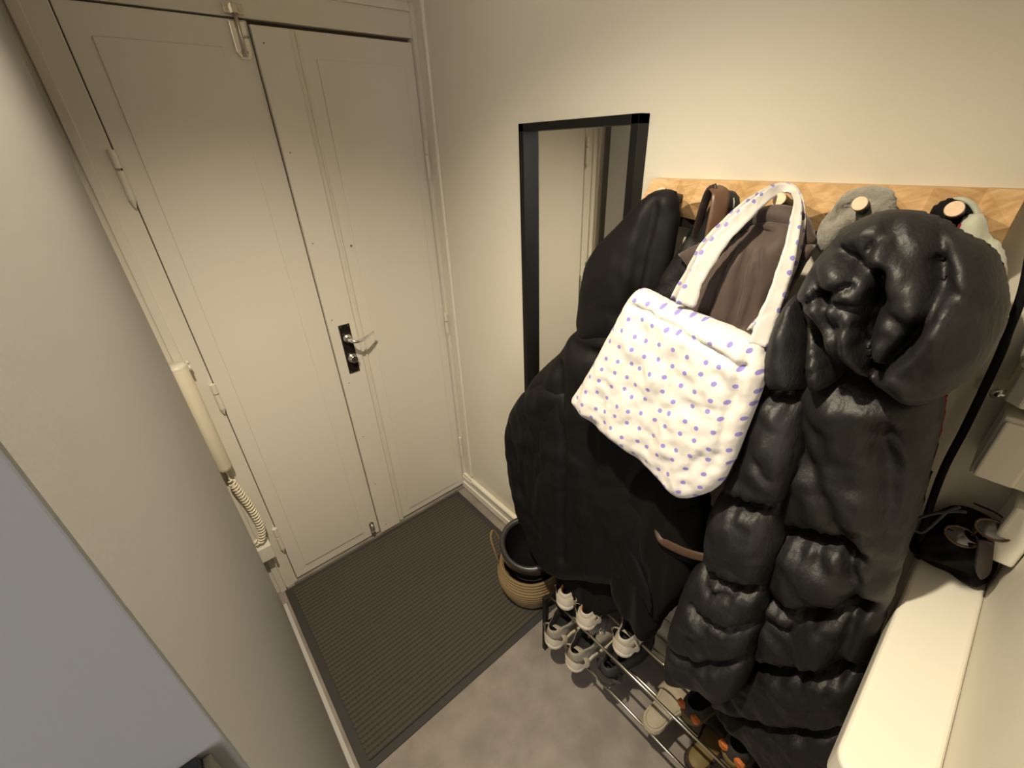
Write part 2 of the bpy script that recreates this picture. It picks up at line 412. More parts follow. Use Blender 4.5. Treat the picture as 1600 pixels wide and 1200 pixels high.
MB().cyl((-.345, -.002, 1.413), (-.345, .0, 1.413), .0035, 10).build('screw_hole', M['dark_gap'], dr)
# the gaps: dark slots of the frame behind the leaves
struct('trim_4', MB().box(-.912, .016, .030, .084, 2.02, 2.056).box(-.920, -.909, .016, .084, .02, 2.05).box(-.508, -.500, .012, .05, .02, 2.05), M['dark_gap'], 'dark gaps around the door leaves')
# hinges
for z, leafo, x in ((1.70, dl, -.918), (1.01, dl, -.918), (.31, dl, -.918), (1.70, dr, .018), (1.02, dr, .018), (.31, dr, .018)):
    h = MB(); L_ = .06 if abs(z - 1.01) < .05 else .075
    h.cyl((x, -.010, z - L_), (x, -.010, z - .004), .009, 14).cyl((x, -.010, z + .002), (x, -.010, z + L_ * .6), .009, 14)
    h.tube([(x, -.010, z - L_ - .02), (x, -.010, z - L_)], [.003, .0085], 12)
    h.build('hinge', M['frame'], leafo, smooth=False)
# handle set
hp = MB(); hz = 1.026
hp.box(-.466, -.424, -.0185, -.010, .925, 1.131)
plate = hp.build('handle_plate', M['darkmetal'], dr, bevel=.0015, label='dark steel plate')
for sx in (-.460, -.430):
    for sz in (.931, 1.125): MB().lathe([(0, .0), (.003, 0)], (0, 0, 0), 6).cyl((sx, -.0195, sz), (sx, -.018, sz), .0032, 8).build('plate_screw', M['chrome'], plate)
MB().box(-.4675, -.4225, -.0145, -.010, .9235, 1.1325).build('plate_edge', M['chrome'], plate)
hd = MB(); hb = Vector((-.445, -.018, 1.078))
hd.cyl(hb, hb + Vector((0, -.014, 0)), .0165, 20)
pts = smooth_path([hb + Vector((0, -.010, 0)), hb + Vector((0, -.040, 0)), hb + Vector((.012, -.055, -.004)), hb + Vector((.04, -.052, -.006)), hb + Vector((.07, -.044, .0)), hb + Vector((.097, -.036, .006))], 6)
hd.tube(pts, [.0085 - .004 * i / (len(pts) - 1) for i in range(len(pts))], 14)
hd.build('door_handle', M['chrome'], dr, smooth=True)
kb = Vector((-.442, -.018, .990))
MB().cyl(kb, kb + Vector((0, -.008, 0)), .019, 24).cyl(kb + Vector((0, -.008, 0)), kb + Vector((0, -.026, 0)), .0145, 24).build('lock_knob', M['chrome'], dr, bevel=.002)
# surface bolt at the top of the left leaf and its keep on the frame
bt = MB(); bt.prism([(-.552, -.001, 2.045), (-.512, -.001, 2.045), (-.512, -.001, 1.975), (-.522, -.001, 1.958), (-.542, -.001, 1.958), (-.552, -.001, 1.975)], (0, -.003, 0))
bolt = bt.build('top_bolt', M['chrome'], dl, bevel=.001)
MB().cyl((-.532, -.009, 1.965), (-.532, -.009, 2.075), .006, 12).box(-.540, -.524, -.012, -.004, 1.972, 1.978).box(-.5325, -.512, -.011, -.004, 2.008, 2.013).build('bolt_rod', M['steel'], bolt, smooth=True)
kp = MB().box(-.556, -.508, -.006, .004, 2.060, 2.082).box(-.540, -.524, -.018, -.006, 2.060, 2.082).cyl((-.548, -.0075, 2.071), (-.548, -.006, 2.071), .005, 10).cyl((-.516, -.0075, 2.071), (-.516, -.006, 2.071), .005, 10)
o = kp.build('bolt_keep', M['steel'], None, bevel=.001); tag(o, 'small chrome keep plate on the frame above the door bolt', 'metal plate')
lb = MB().prism([(-.549, -.001, .105), (-.543, -.001, .113), (-.533, -.001, .113), (-.527, -.001, .105), (-.527, -.001, .024), (-.549, -.001, .024)], (0, -.004, 0)).build('bottom_bolt', M['steel'], dl, bevel=.001)
MB().cyl((-.538, -.008, .026), (-.538, -.008, .10), .006, 12).box(-.547, -.529, -.014, -.003, .045, .055).build('bolt_rod', M['chrome'], lb, smooth=True)

# ------------------------------------------------------------------ intercom
it = thing('intercom_handset', 'ivory tubular intercom handset with coiled cord on left door frame', 'intercom', (-.99, -.03, .73))
a0, a1 = Vector((-.989, -.048, 1.155)), Vector((-.986, -.048, .735))
MB().tube([a0, a0 + (a1 - a0) * .02, a0 + (a1 - a0) * .96, a1, a1 + Vector((0, 0, -.01))], [.028, .030, .027, .020, .004], 24).build('handset', M['ivory'], it, smooth=True)
MB().lathe([(0, .004), (.025, .004), (.029, .0), (.0305, -.006)], a0, 24).build('handset_cap', M['white_plastic'], it, smooth=True)
MB().box(-1.035, -1.004, -.035, -.021, .76, 1.17).build('cradle', M['white_plastic'], it, bevel=.003)
MB().cyl((-.958, -.045, 1.155), (-.952, -.045, 1.158), .007, 10).cyl((-.955, -.045, 1.145), (-.955, -.045, 1.125), .003, 8).build('cradle_pin', M['white_plastic'], it, smooth=True)
cp = smooth_path([(-.985, -.040, .735), (-.985, -.038, .69), (-.977, -.040, .63), (-.962, -.045, .53), (-.958, -.048, .44), (-.968, -.048, .38), (-.985, -.046, .355), (-.997, -.044, .372)], 10)
coil = []; acc = 0
for i in range(len(cp) - 1):
    p, q = cp[i], cp[i + 1]; n = 14
    for k in range(n):
        t = k / n; c = p.lerp(q, t); T = (q - p).normalized(); u = T.orthogonal().normalized() if i == 0 else (Vector((0, 1, 0)) - T * T.y).normalized(); v = T.cross(u)
        s_ = i + t; r = 0.011 if s_ > 14 else (0 if s_ < 11 else .011 * (s_ - 11) / 3)
        acc += (q - p).length / n / .0135 * 2 * PI if r else 0
        coil.append(c + (u * math.cos(acc) + v * math.sin(acc)) * r)
MB().tube(coil, .0036, 6).build('coiled_cord', M['ivory'], it, smooth=True)
o = MB().box(-1.010, -.952, -.065, -.001, .262, .335).build('junction_box', M['white_plastic'], it, bevel=.003)
MB().cyl((-.966, -.03, .262), (-.962, -.02, .03), .0025, 6).build('thin_cable', M['white_plastic'], it)

# ------------------------------------------------------------------ doormat
dm = thing('doormat', 'dark ribbed rubber doormat filling the floor before the double door', 'doormat', (-.5, -.44, 0))
MB().box(-.975, -.035, -.875, -.012, 0, .005).build('mat_border', M['sole_dark'], dm, bevel=.002)
MB().box(-.945, -.065, -.848, -.035, .004, .0095).build('ribbed_field', M['mat'], dm, bevel=.001)

# ------------------------------------------------------------------ mirror
mi = thing('wall_mirror', 'tall mirror in a deep black frame left of the coats', 'mirror', (WX, -.78, .25))
ya, yb, za, zb, fx = -.581, -.985, .25, 1.772, .004
dpt = -.012
fm = MB(); t_ = .020
fm.box(dpt, WX - .001, ya - t_, ya, za, zb).box(dpt, WX - .001, yb, yb + t_, za, zb)
fm.box(dpt, WX - .001, yb, ya, zb - t_, zb).box(dpt, WX - .001, yb, ya, za, za + t_)
fm.build('frame', M['blackframe'], mi, bevel=.0008)
MB().box(.018, .022, yb + t_, ya - t_, za + t_, zb - t_).build('mirror_glass', M['mirror'], mi)

# ------------------------------------------------------------------ coat rack
rk = thing('coat_rack', 'faceted birch coat rack board with round pegs above the coats', 'coat rack', (WX, -1.32, 1.6))
ytop = [-1.032, -1.085, -1.150, -1.215, -1.275, -1.335, -1.395, -1.46, -1.52, -1.575, -1.618]
V = []; top, bot = 1.642, 1.566
for i, yy in enumerate(ytop):
    dx = .024 if i % 2 else -.004
    V.append((dx, yy, top))
for i, yy in enumerate(ytop):
    dx = -.020 if i % 2 == 0 else .024
    V.append((dx, yy + (.012 if i % 2 else -.012) * (0 < i < 10), bot))
n = len(ytop)
for i, yy in enumerate(ytop): V.append((-.040 if i % 2 == 0 else .008, yy, 1.600 + (.012 if i % 2 else 0)))
V += [(WX, yy, top) for yy in ytop] + [(WX, yy, bot) for yy in ytop]
Fc = []
for i in range(n - 1):
    T0, T1, B0, B1, C0, C1 = i, i + 1, n + i, n + i + 1, 2 * n + i, 2 * n + i + 1
    if i % 2: Fc += [(T0, T1, C1), (T0, C1, C0), (C0, C1, B0), (C1, B1, B0)]
    else: Fc += [(T0, T1, C0), (T1, C1, C0), (C0, C1, B1), (C0, B1, B0)]
    Fc += [(T0, 3 * n + i, 3 * n + i + 1, T1), (B0, B1, 4 * n + i + 1, 4 * n + i), (3 * n + i, 4 * n + i, 4 * n + i + 1, 3 * n + i + 1)]
Fc += [(0, 2 * n, n, 4 * n, 3 * n), (n - 1, 3 * n - 1, 2 * n - 1, 5 * n - 1, 4 * n - 1)]
obj('board', V, Fc, M['wood'], rk)
MB().box(.004, WX - .001, -1.60, -1.045, 1.545, 1.566).build('lower_rail', M['blackframe'], rk)
for yy in (-1.112, -1.226, -1.340, -1.454, -1.561):
    k = MB().tube([(-.005, yy, 1.604), (-.05, yy, 1.612), (-.090, yy, 1.624)], [.0095, .0095, .0105], 24).build('peg', M['strap'], rk, smooth=False)
    MB().tube([(-.0900, yy, 1.624), (-.0920, yy, 1.6246)], [.0105, .0097], 24).build('peg_face', M['wood_end'], k, label='pale end grain face')

# ------------------------------------------------------------------ garments, left to right
def garment(name, label, cat, y, x=-.05, z=1.6): return thing(name, label, cat, (x, y, z))
g = garment('hooded_rain_jacket', 'matte black hooded rain jacket hanging beside the mirror, leftmost on the rack', 'jacket', -1.10)
hood = soft('hood', [(1040, 293), (1056, 297), (1063, 312), (1062, 345), (1054, 400), (1042, 450), (1030, 520), (1010, 560), (960, 560), (912, 535), (906, 512), (908, 480), (914, 440), (921, 408), (940, 378), (965, 352), (990, 324), (1015, 302)],
     M['black_nylon'], g, (-.105, .10), T=.055, edge=.09, creases=[([(1037, 318), (1020, 400), (1003, 480)], .010, .03), ([(1052, 330), (1035, 430), (1022, 500)], .008, .02)], wrinkle=.006, wsc=9, crumple=.004, seed=1)
body = soft('body', [(905, 512), (882, 545), (852, 572), (833, 600), (824, 660), (830, 760), (850, 840), (872, 893), (930, 905), (1040, 890), (1062, 600), (1030, 505), (960, 500)],
     M['black_nylon'], g, (-.11, .10), T=.065, edge=.10, folds=(.008, .12, 1), creases=[([(915, 530), (935, 538), (960, 545), (990, 540)], .012, .02), ([(900, 560), (905, 700), (895, 860)], .012, .022)], wrinkle=.007, wsc=8, crumple=.003, seed=2)
soft('sleeve', [(806, 632), (830, 602), (872, 588), (905, 625), (906, 700), (888, 800), (880, 893), (862, 885), (838, 845), (818, 800), (806, 755), (800, 700), (799, 655)],
     M['black_nylon'], g, (-.17, .02), T=.055, Tb=.05, edge=.06, creases=[([(808, 650), (822, 700), (830, 760)], .012, .012), ([(830, 610), (850, 680), (846, 800)], .014, .012)], wrinkle=.008, wsc=10, crumple=.005, seed=3)
MB().add([tuple(X(*p, x=-.15)) for p in ((904, 489), (916, 489), (913, 512))] + [tuple(X(*p, x=-.145)) for p in ((904, 489), (916, 489), (913, 512))], [(0, 1, 2), (3, 4, 5), (0, 1, 4, 3), (1, 2, 5, 4), (2, 0, 3, 5)]).build('hood_tab', M['black_nylon'], g)

g = garment('trench_coat', 'long black trench coat with stitched pocket, hem just above the grey sneakers', 'coat', -1.2)
soft('body', [(905, 600), (1040, 600), (1046, 760), (1010, 840), (978, 900), (972, 950), (930, 960), (882, 952), (876, 860), (885, 740)],
     M['black_wool'], g, (-.145, .03), T=.055, edge=.06, folds=(.010, .10, 2.2), creases=[([(905, 700), (902, 800), (890, 930)], .008, .012), ([(925, 640), (932, 760), (935, 850)], .005, .010)], wrinkle=.004, wsc=7, seed=4)
MB().ribbon([tuple(SL(*p, -.21, .03)) for p in ((898, 857), (912, 866), (930, 862))], .008, .006, (-1, -.3, .5)).build('pocket_welt', M['black_nylon'], g)

g = garment('long_coat', 'long black coat with turned lapel edge ending in a point behind the sneakers', 'coat', -1.24)
soft('body', [(950, 760), (1060, 700), (1110, 760), (1095, 900), (1045, 960), (1030, 985), (1018, 998), (1003, 985), (985, 962), (968, 935), (955, 850)],
     M['black_wool'], g, (-.165, .04), T=.05, edge=.05, folds=(.011, .09, .4), creases=[([(1000, 790), (1025, 880), (1030, 960)], .009, .016)], wrinkle=.004, wsc=8, seed=5)
soft('lapel', [(955, 795), (975, 815), (992, 860), (1010, 905), (1019, 935), (1018, 960), (1004, 935), (985, 905), (968, 860)],
     M['black_nylon'], g, (-.218, .04), T=.008, edge=.015, cell=.006, wrinkle=.002, seed=5)

g = garment('brown_leather_bag', 'brown leather shoulder bag hung by its folded strap behind the dotted tote', 'bag', -1.25)
MB().ribbon(smooth_path([SL(1098, 470, -.150), SL(1103, 430, -.148), SL(1113, 380, -.142), SL(1124, 325, -.132), SL(1126, 303, -.124), SL(1119, 294, -.112), SL(1112, 294, -.102)], 6),
            [.034] * 24 + [.033, .032, .031, .03, .029, .028, .027, .026, .025, .024, .023, .022, .021], .0035, (-.62, -.70, .35)).build('strap', M['brown_leather'], g, smooth=True, label='brown leather strap looped over the peg')
MB().ribbon(smooth_path([SL(1119, 293, -.118), SL(1108, 300, -.112), SL(1097, 330, -.108), SL(1086, 370, -.104), SL(1076, 420, -.10)], 6), .016, .004, (-.62, -.70, .35)).build('strap_back', M['strap'], g, smooth=True, label='dark inner side of the strap')
MB().ribbon([tuple(SL(*p, -.121)) for p in ((1146, 309), (1147, 316), (1146, 325))], .003, .003, (-1, -.5, .1)).build('buckle', M['chrome'], g)
soft('bag_body', [(1028, 815), (1060, 780), (1120, 800), (1112, 880), (1100, 878), (1070, 868), (1040, 850), (1030, 835)], M['black_wool'], g, (-.21, 0), T=.04, edge=.04, wrinkle=.003, seed=6)
MB().ribbon(smooth_path([SL(1027, 815, -.235), SL(1033, 842, -.25), SL(1055, 856, -.255), SL(1080, 866, -.255), SL(1108, 873, -.25)], 5), .020, .006, (-.7, -.5, .5)).build('bag_bottom_band', M['brown_dark'], g, smooth=True, label='brown leather band along the bag bottom')

g = garment('padded_vest', 'small black padded garment on the second peg behind the leather strap', 'vest', -1.2)
soft('shoulder', [(1128, 300), (1140, 296), (1152, 300), (1158, 312), (1160, 335), (1150, 372), (1120, 420), (1060, 460), (1050, 440), (1075, 400), (1090, 360), (1108, 325)],
     M['puffer'], g, (-.065, .1), T=.035, edge=.03, wrinkle=.004, seed=7)
soft('body', [(1035, 430), (1060, 392), (1085, 365), (1120, 420), (1110, 480), (1060, 520), (1012, 480), (1026, 450)],
     M['puffer'], g, (-.095, .1), T=.04, edge=.04, creases=[([(1035, 440), (1055, 446), (1080, 430)], .006, .012), ([(1032, 455), (1055, 465), (1085, 455)], .006, .010)], wrinkle=.004, seed=8)
MB().ribbon(smooth_path([SL(1083, 352, -.10), SL(1070, 380, -.10), SL(1056, 402, -.10)], 4), .006, .003, (-1, -.4, .2)).build('hanging_loop', M['cord'], g)

g = garment('brown_shirt_jacket', 'dark brown cotton shirt jacket gathered below its collar, on the peg under the tote straps', 'jacket', -1.34)
soft('body', [(1148, 372), (1176, 350), (1215, 345), (1250, 352), (1262, 380), (1243, 440), (1216, 475), (1205, 560), (1060, 560), (1052, 500), (1085, 430), (1120, 395)],
     M['brown_cloth'], g, (-.115, .16), T=.05, edge=.05, cell=.006,
     creases=[([(1168, 358), (1140, 398), (1090, 470)], .005, .028), ([(1180, 360), (1150, 410), (1118, 490)], .005, .016), ([(1190, 362), (1178, 410), (1158, 505)], .006, .022), ([(1200, 362), (1200, 420), (1178, 505)], .006, .018), ([(1150, 366), (1185, 356), (1213, 362)], .010, .036)], wrinkle=.003, seed=9)
soft('collar', [(1148, 352), (1166, 335), (1195, 322), (1222, 318), (1250, 326), (1268, 345), (1277, 378), (1262, 388), (1246, 392), (1228, 372), (1205, 362), (1182, 352), (1160, 362), (1149, 366)],
     M['brown_cloth'], g, (-.108, .10), T=.016, edge=.02, cell=.005, creases=[([(1165, 348), (1195, 342), (1215, 352)], .006, .008)], wrinkle=.002, seed=10)
soft('collar_point', [(1058, 397), (1094, 378), (1118, 384), (1100, 425), (1080, 424)], M['brown_cloth'], g, (-.15, .1), T=.008, edge=.012, cell=.005, smooth=0, wrinkle=.001, seed=11)
soft('front_facing', [(1240, 392), (1277, 380), (1262, 410), (1240, 450), (1222, 485), (1205, 500), (1212, 450)], M['brown_cloth'], g, (-.125, .1), T=.012, edge=.02, cell=.006, wrinkle=.002, seed=12)

# grey fleece on the fourth peg
g = garment('grey_fleece', 'fuzzy grey fleece pullover hung over the fourth peg behind the puffer hood', 'fleece', -1.45)
soft('collar', [(1276, 372), (1279, 352), (1300, 325), (1318, 303), (1345, 291), (1376, 290), (1396, 296), (1403, 318), (1400, 345), (1370, 352), (1330, 362), (1302, 395), (1280, 395)],
     M['grey_fleece'], g, (-.045, .08), T=.028, Tb=.02, edge=.025, cell=.006, creases=[([(1300, 348), (1322, 326), (1345, 318), (1352, 330)], .007, .022), ([(1330, 303), (1358, 300), (1380, 312)], .005, .008)], wrinkle=.003, seed=13)
soft('body', [(1290, 400), (1330, 350), (1400, 335), (1440, 400), (1420, 560), (1300, 560)], M['grey_fleece'], g, (-.03, .05), T=.03, Tb=.02, edge=.04, cell=.012, seed=14)

g = garment('sage_hoodie', 'pale sage hoodie on the rightmost peg beside the rack end', 'hoodie', -1.56)
soft('shoulder', [(1500, 345), (1518, 334), (1538, 334), (1545, 352), (1549, 372), (1560, 374), (1571, 392), (1577, 430), (1570, 520), (1500, 520), (1488, 400)],
     M['sage'], g, (-.075, .05), T=.025, Tb=.02, edge=.025, cell=.006, creases=[([(1548, 345), (1545, 380), (1550, 430)], .006, .018), ([(1520, 350), (1515, 390), (1522, 420)], .008, .006)], wrinkle=.002, seed=15)
soft('neckline', [(1482, 312), (1500, 306), (1520, 312), (1532, 326), (1538, 345), (1524, 345), (1514, 325), (1498, 316)], M['sage'], g, (-.05, 0), T=.010, Tb=.01, edge=.012, cell=.004, wrinkle=.001, seed=16)

g = garment('black_fleece_jacket', 'black jacket with dark red lining on the rightmost peg', 'jacket', -1.55)
soft('collar', [(1450, 332), (1466, 316), (1488, 308), (1508, 314), (1522, 330), (1526, 346), (1505, 362), (1495, 392), (1470, 380), (1455, 350)],
     M['black_lining'], g, (-.052, .05), T=.022, Tb=.02, edge=.025, cell=.006, wrinkle=.002, seed=17)
MB().ribbon([tuple(SL(*p, -.085)) for p in ((1502, 350), (1498, 362), (1495, 378))], .006, .004, (-1, -.2, .2)).build('red_piping', M['red'], g, label='dark red piping')
soft('body', [(1420, 560), (1480, 560), (1478, 640), (1462, 720), (1440, 800), (1400, 860), (1360, 760)], M['black_lining'], g, (-.03, .02), T=.04, Tb=.02, edge=.04, cell=.010, seed=18)
soft('red_lining', [(1462, 600), (1481, 596), (1478, 650), (1468, 690), (1456, 700)], M['red'], g, (-.07, .02), T=.010, edge=.012, cell=.006, seed=19, label='dark red lining edge')

# ------------------------------------------------------------------ long puffer coat
g = garment('long_puffer_coat', 'long glossy black quilted puffer coat with big hood, right half of the rack', 'coat', -1.5)
soft('sleeve', [(1246, 455), (1266, 480), (1277, 560), (1272, 612), (1266, 640), (1264, 700), (1240, 765), (1224, 790), (1226, 840), (1208, 905), (1204, 930), (1188, 1000), (1176, 1050), (1150, 1085), (1115, 1068), (1075, 1055), (1050, 1030), (1050, 985), (1066, 930), (1085, 885), (1106, 860), (1112, 800), (1130, 762), (1165, 690), (1190, 610), (1200, 560), (1216, 500)],
     M['puffer'], g, (-.19, .07), T=.075, Tb=.05, edge=.055, cell=.006,
     creases=[([(1190, 600), (1230, 606), (1275, 614)], .011, .055, .018), ([(1140, 762), (1185, 772), (1232, 786)], .012, .055, .018), ([(1098, 858), (1150, 888), (1212, 908)], .012, .045, .018), ([(1110, 925), (1150, 948), (1192, 962)], .010, .03, .012), ([(1050, 985), (1100, 1005), (1190, 1010)], .010, .03),
              ([(1215, 625), (1190, 690), (1172, 760)], .03, .015), ([(1205, 700), (1225, 730)], .006, .012), ([(1120, 880), (1130, 900), (1160, 905)], .006, .018), ([(1230, 612), (1235, 630)], .004, .008), ([(1250, 612), (1248, 632)], .004, .008), ([(1160, 765), (1166, 782)], .004, .008), ([(1190, 772), (1192, 790)], .004, .008)], wrinkle=.006, wsc=13, crumple=.007, seed=20)
soft('body', [(1272, 560), (1340, 560), (1440, 590), (1470, 600), (1478, 640), (1460, 720), (1440, 800), (1420, 860), (1400, 925), (1380, 980), (1365, 1040), (1350, 1110), (1330, 1200), (1300, 1290), (1260, 1275), (1215, 1190), (1165, 1130), (1120, 1085), (1120, 1030), (1165, 980), (1190, 900), (1210, 790), (1235, 700), (1240, 610)],
     M['puffer'], g, (-.155, .02), T=.085, Tb=.06, edge=.07, cell=.0065,
     creases=[([(1230, 805), (1290, 815), (1350, 832)], .012, .055, .018), ([(1210, 900), (1270, 925), (1370, 925)], .014, .045, .018), ([(1180, 1008), (1250, 1012), (1350, 1020)], .013, .04, .016), ([(1130, 1085), (1230, 1100), (1330, 1110)], .012, .04),
              ([(1270, 660), (1300, 720), (1345, 830), (1330, 900)], .015, .02), ([(1345, 832), (1352, 880), (1342, 960), (1320, 1030)], .010, .035), ([(1245, 812), (1240, 830)], .005, .012), ([(1270, 815), (1268, 835)], .005, .012), ([(1300, 820), (1300, 845)], .005, .012), ([(1225, 935), (1255, 950), (1300, 930)], .008, .018), ([(1400, 640), (1405, 760), (1390, 880)], .018, .03)], wrinkle=.008, wsc=12, crumple=.008, seed=21)
soft('hood', [(1247, 478), (1262, 434), (1290, 388), (1325, 352), (1365, 332), (1400, 326), (1440, 329), (1478, 342), (1508, 362), (1545, 380), (1565, 402), (1577, 440), (1580, 480), (1568, 525), (1540, 568), (1500, 602), (1455, 622), (1415, 622), (1385, 596), (1345, 575), (1330, 560), (1316, 590), (1282, 606), (1268, 580), (1268, 530), (1262, 500)],
     M['puffer'], g, (-.20, .06), T=.095, Tb=.08, edge=.065, cell=.0045,
     creases=[([(1395, 413), (1395, 448), (1376, 493), (1371, 520), (1383, 560)], .010, .065),
              ([(1469, 344), (1482, 379), (1484, 408), (1487, 435), (1474, 469), (1437, 515), (1389, 562)], .007, .045),
              ([(1313, 445), (1335, 436), (1358, 427)], .006, .022), ([(1313, 445), (1290, 455), (1258, 470)], .006, .022), ([(1313, 445), (1300, 425), (1296, 412)], .006, .018), ([(1313, 445), (1318, 470), (1324, 496)], .006, .022), ([(1322, 455), (1345, 458), (1368, 462)], .006, .022), ([(1338, 470), (1334, 520), (1332, 565)], .006, .018),
              ([(1290, 381), (1325, 378), (1352, 388), (1372, 405)], .011, .045), ([(1410, 338), (1400, 358), (1381, 378)], .005, .022), ([(1415, 345), (1424, 372)], .005, .018),
              ([(1360, 368), (1366, 400)], .004, .016), ([(1372, 362), (1378, 392)], .004, .014), ([(1384, 355), (1384, 385)], .004, .014),
              ([(1252, 474), (1272, 486), (1296, 512), (1312, 545), (1322, 572)], .011, .065), ([(1343, 581), (1365, 578), (1389, 565)], .006, .022),
              ([(1284, 525), (1302, 520)], .004, .010), ([(1282, 545), (1308, 540)], .004, .012), ([(1284, 565), (1310, 558)], .004, .010), ([(1445, 480), (1460, 500)], .005, .012), ([(1425, 470), (1450, 500), (1442, 520)], .006, .012),
              ([(1493, 420), (1505, 425), (1510, 440)], .005, .014), ([(1470, 395), (1490, 400), (1505, 410)], .005, .014)],
     wrinkle=.006, wsc=17, crumple=.011, seed=22)

# ------------------------------------------------------------------ tote bag
g = garment('tote_bag', 'white quilted tote bag with small violet fruit print, hung in front of the coats', 'bag', -1.34, -.2)
TP = (-.205, .22)
soft('bag_body', [(1003, 449), (1030, 461), (1060, 476), (1100, 493), (1140, 508), (1168, 522), (1188, 533), (1197, 552), (1201, 572), (1196, 598), (1182, 640), (1165, 680), (1148, 722), (1133, 750), (1115, 766), (1092, 774), (1072, 776), (1058, 768), (1035, 745), (1002, 714), (960, 684), (920, 650), (898, 625), (905, 608), (930, 568), (950, 530), (968, 498), (985, 465)],
     M['dots'], g, TP, T=.036, Tb=.035, edge=.045, cell=.0045, smooth=2, uv=True,
     creases=[([(993, 470), (1040, 490), (1075, 510), (1120, 535), (1160, 560), (1172, 566)], .004, .014), ([(1172, 566), (1160, 600), (1148, 640), (1140, 680), (1128, 720)], .006, .010), ([(1170, 590), (1155, 640)], .005, .008), ([(1110, 700), (1085, 730), (1075, 760)], .006, .008), ([(1130, 700), (1112, 735)], .005, .006), ([(1030, 480), (1010, 540), (980, 620)], .008, .004), ([(1180, 545), (1176, 570)], .006, .012)],
     wrinkle=.0045, wsc=26, crumple=.004, seed=23)
def uvribbon(name, pts, wd, th, hint, parent):
    Np = len(pts) - 1
    wd = [wd * (1.12 if i < 4 else 1) * (.38 + .64 * min(1, abs(i / Np - .56) / .40)) * (1 + .06 * math.sin(i * .7) + .04 * math.sin(i * 1.9)) for i in range(Np + 1)]
    mb = MB().ribbon(pts, wd, th, hint, .8); o = mb.build(name, M['dots'], parent, smooth=True)
    ul = o.data.uv_layers.new(name='UVMap'); L_ = [0]
    for i in range(1, len(pts)): L_.append(L_[-1] + (Vector(pts[i]) - Vector(pts[i - 1])).length)
    for l in o.data.loops:
        i, k = divmod(l.vertex_index, 8); q = 2 * PI * (k + .5) / 8
        ul.data[l.index].uv = (L_[i] + .5, math.cos(q) * .013 + .0147)
    return o
H = (-.80, -.55, .25)
uvribbon('front_handle', smooth_path([SL(1070, 478, -.245), SL(1085, 440, -.235), SL(1112, 392, -.215), SL(1150, 348, -.185), SL(1190, 312, -.130), SL(1216, 296, -.082), SL(1236, 296, -.076), SL(1246, 314, -.110), SL(1242, 350, -.155), SL(1232, 400, -.19), SL(1215, 455, -.215), SL(1196, 505, -.235), SL(1184, 540, -.25)], 6), .030, .007, H, g)
uvribbon('back_handle', smooth_path([SL(1058, 470, -.20), SL(1078, 430, -.19), SL(1108, 380, -.175), SL(1150, 336, -.15), SL(1190, 305, -.100), SL(1215, 293, -.066), SL(1236, 293, -.062), SL(1250, 312, -.085), SL(1251, 350, -.125), SL(1244, 390, -.15), SL(1226, 440, -.175), SL(1204, 485, -.19), SL(1176, 520, -.20)], 6), .024, .007, H, g)

# ------------------------------------------------------------------ basket and helmet
BC = Vector((-.135, -.735, 0))
bk = thing('seagrass_basket', 'round seagrass basket with rope handles under the black jacket sleeve', 'basket', BC)
prof = []
for i in range(105):
    t = i / 104; z = .012 + .175 * t; r = .105 + .035 * math.sin(min(t * 1.25, 1) * PI * .62) - .010 * max(0, t - .7) / .3
    prof.append((r + .0035 * math.cos(t * 2 * PI * 13), z))
inner = [(r - .012, z) for r, z in reversed(prof)]
MB().lathe([(0, .012)] + prof + [(prof[-1][0] - .006, .192)] + inner + [(0, .025)], BC, 56).build('basket_body', M['rope'], bk, smooth=True)
for (ang, ln) in ((math.radians(125), .11), (math.radians(-62), .085)):
    c = BC + Vector((math.cos(ang), math.sin(ang), 0)) * .128 + Vector((0, 0, .185)); sd = Vector((-math.sin(ang), math.cos(ang), 0)); out = Vector((math.cos(ang), math.sin(ang), 0))
    MB().tube(smooth_path([c - sd * .035 - Vector((0, 0, .02)), c - sd * .038 + out * .01 + Vector((0, 0, .03)), c - sd * .02 + out * .035 + Vector((0, 0, ln)), c + sd * .02 + out * .035 + Vector((0, 0, ln)), c + sd * .038 + out * .01 + Vector((0, 0, .03)), c + sd * .035 - Vector((0, 0, .02))], 6), .0042, 8).build('rope_handle', M['rope'], bk, smooth=True)
HC = BC + Vector((.012, .020, .205))
hm = thing('helmet', 'glossy black helmet lying upside down in the seagrass basket', 'helmet', HC)
TI = Matrix.Rotation(math.radians(-14), 3, 'Y') @ Matrix.Rotation(math.radians(10), 3, 'X')
MB().lathe([(0, -.11), (.04, -.105), (.075, -.085), (.100, -.05), (.112, -.01), (.113, .04), (.108, .075)], HC, 48, TI, 1, 1.1).build('shell', M['helmet'], hm, smooth=True)
MB().lathe([(.106, .07), (.112, .078), (.110, .090), (.100, .096), (.092, .090), (.090, .078)], HC, 48, TI, 1, 1.1).build('rim', M['helmet_rim'], hm, smooth=True)
MB().lathe([(.092, .08), (.090, .03), (.082, -.02), (.06, -.06), (0, -.075)], HC, 40, TI, 1, 1.1).build('padding', M['black_lining'], hm, smooth=True)
o = MB().lathe([(0, .0015), (.010, .001), (.011, 0)], HC + Vector((-.104, -.045, .018)), 16, Matrix.Rotation(math.radians(-90), 3, 'Y') @ Matrix.Rotation(math.radians(-22), 3, 'X')).build('sticker', M['pink'], hm, smooth=True, label='small pink dot')

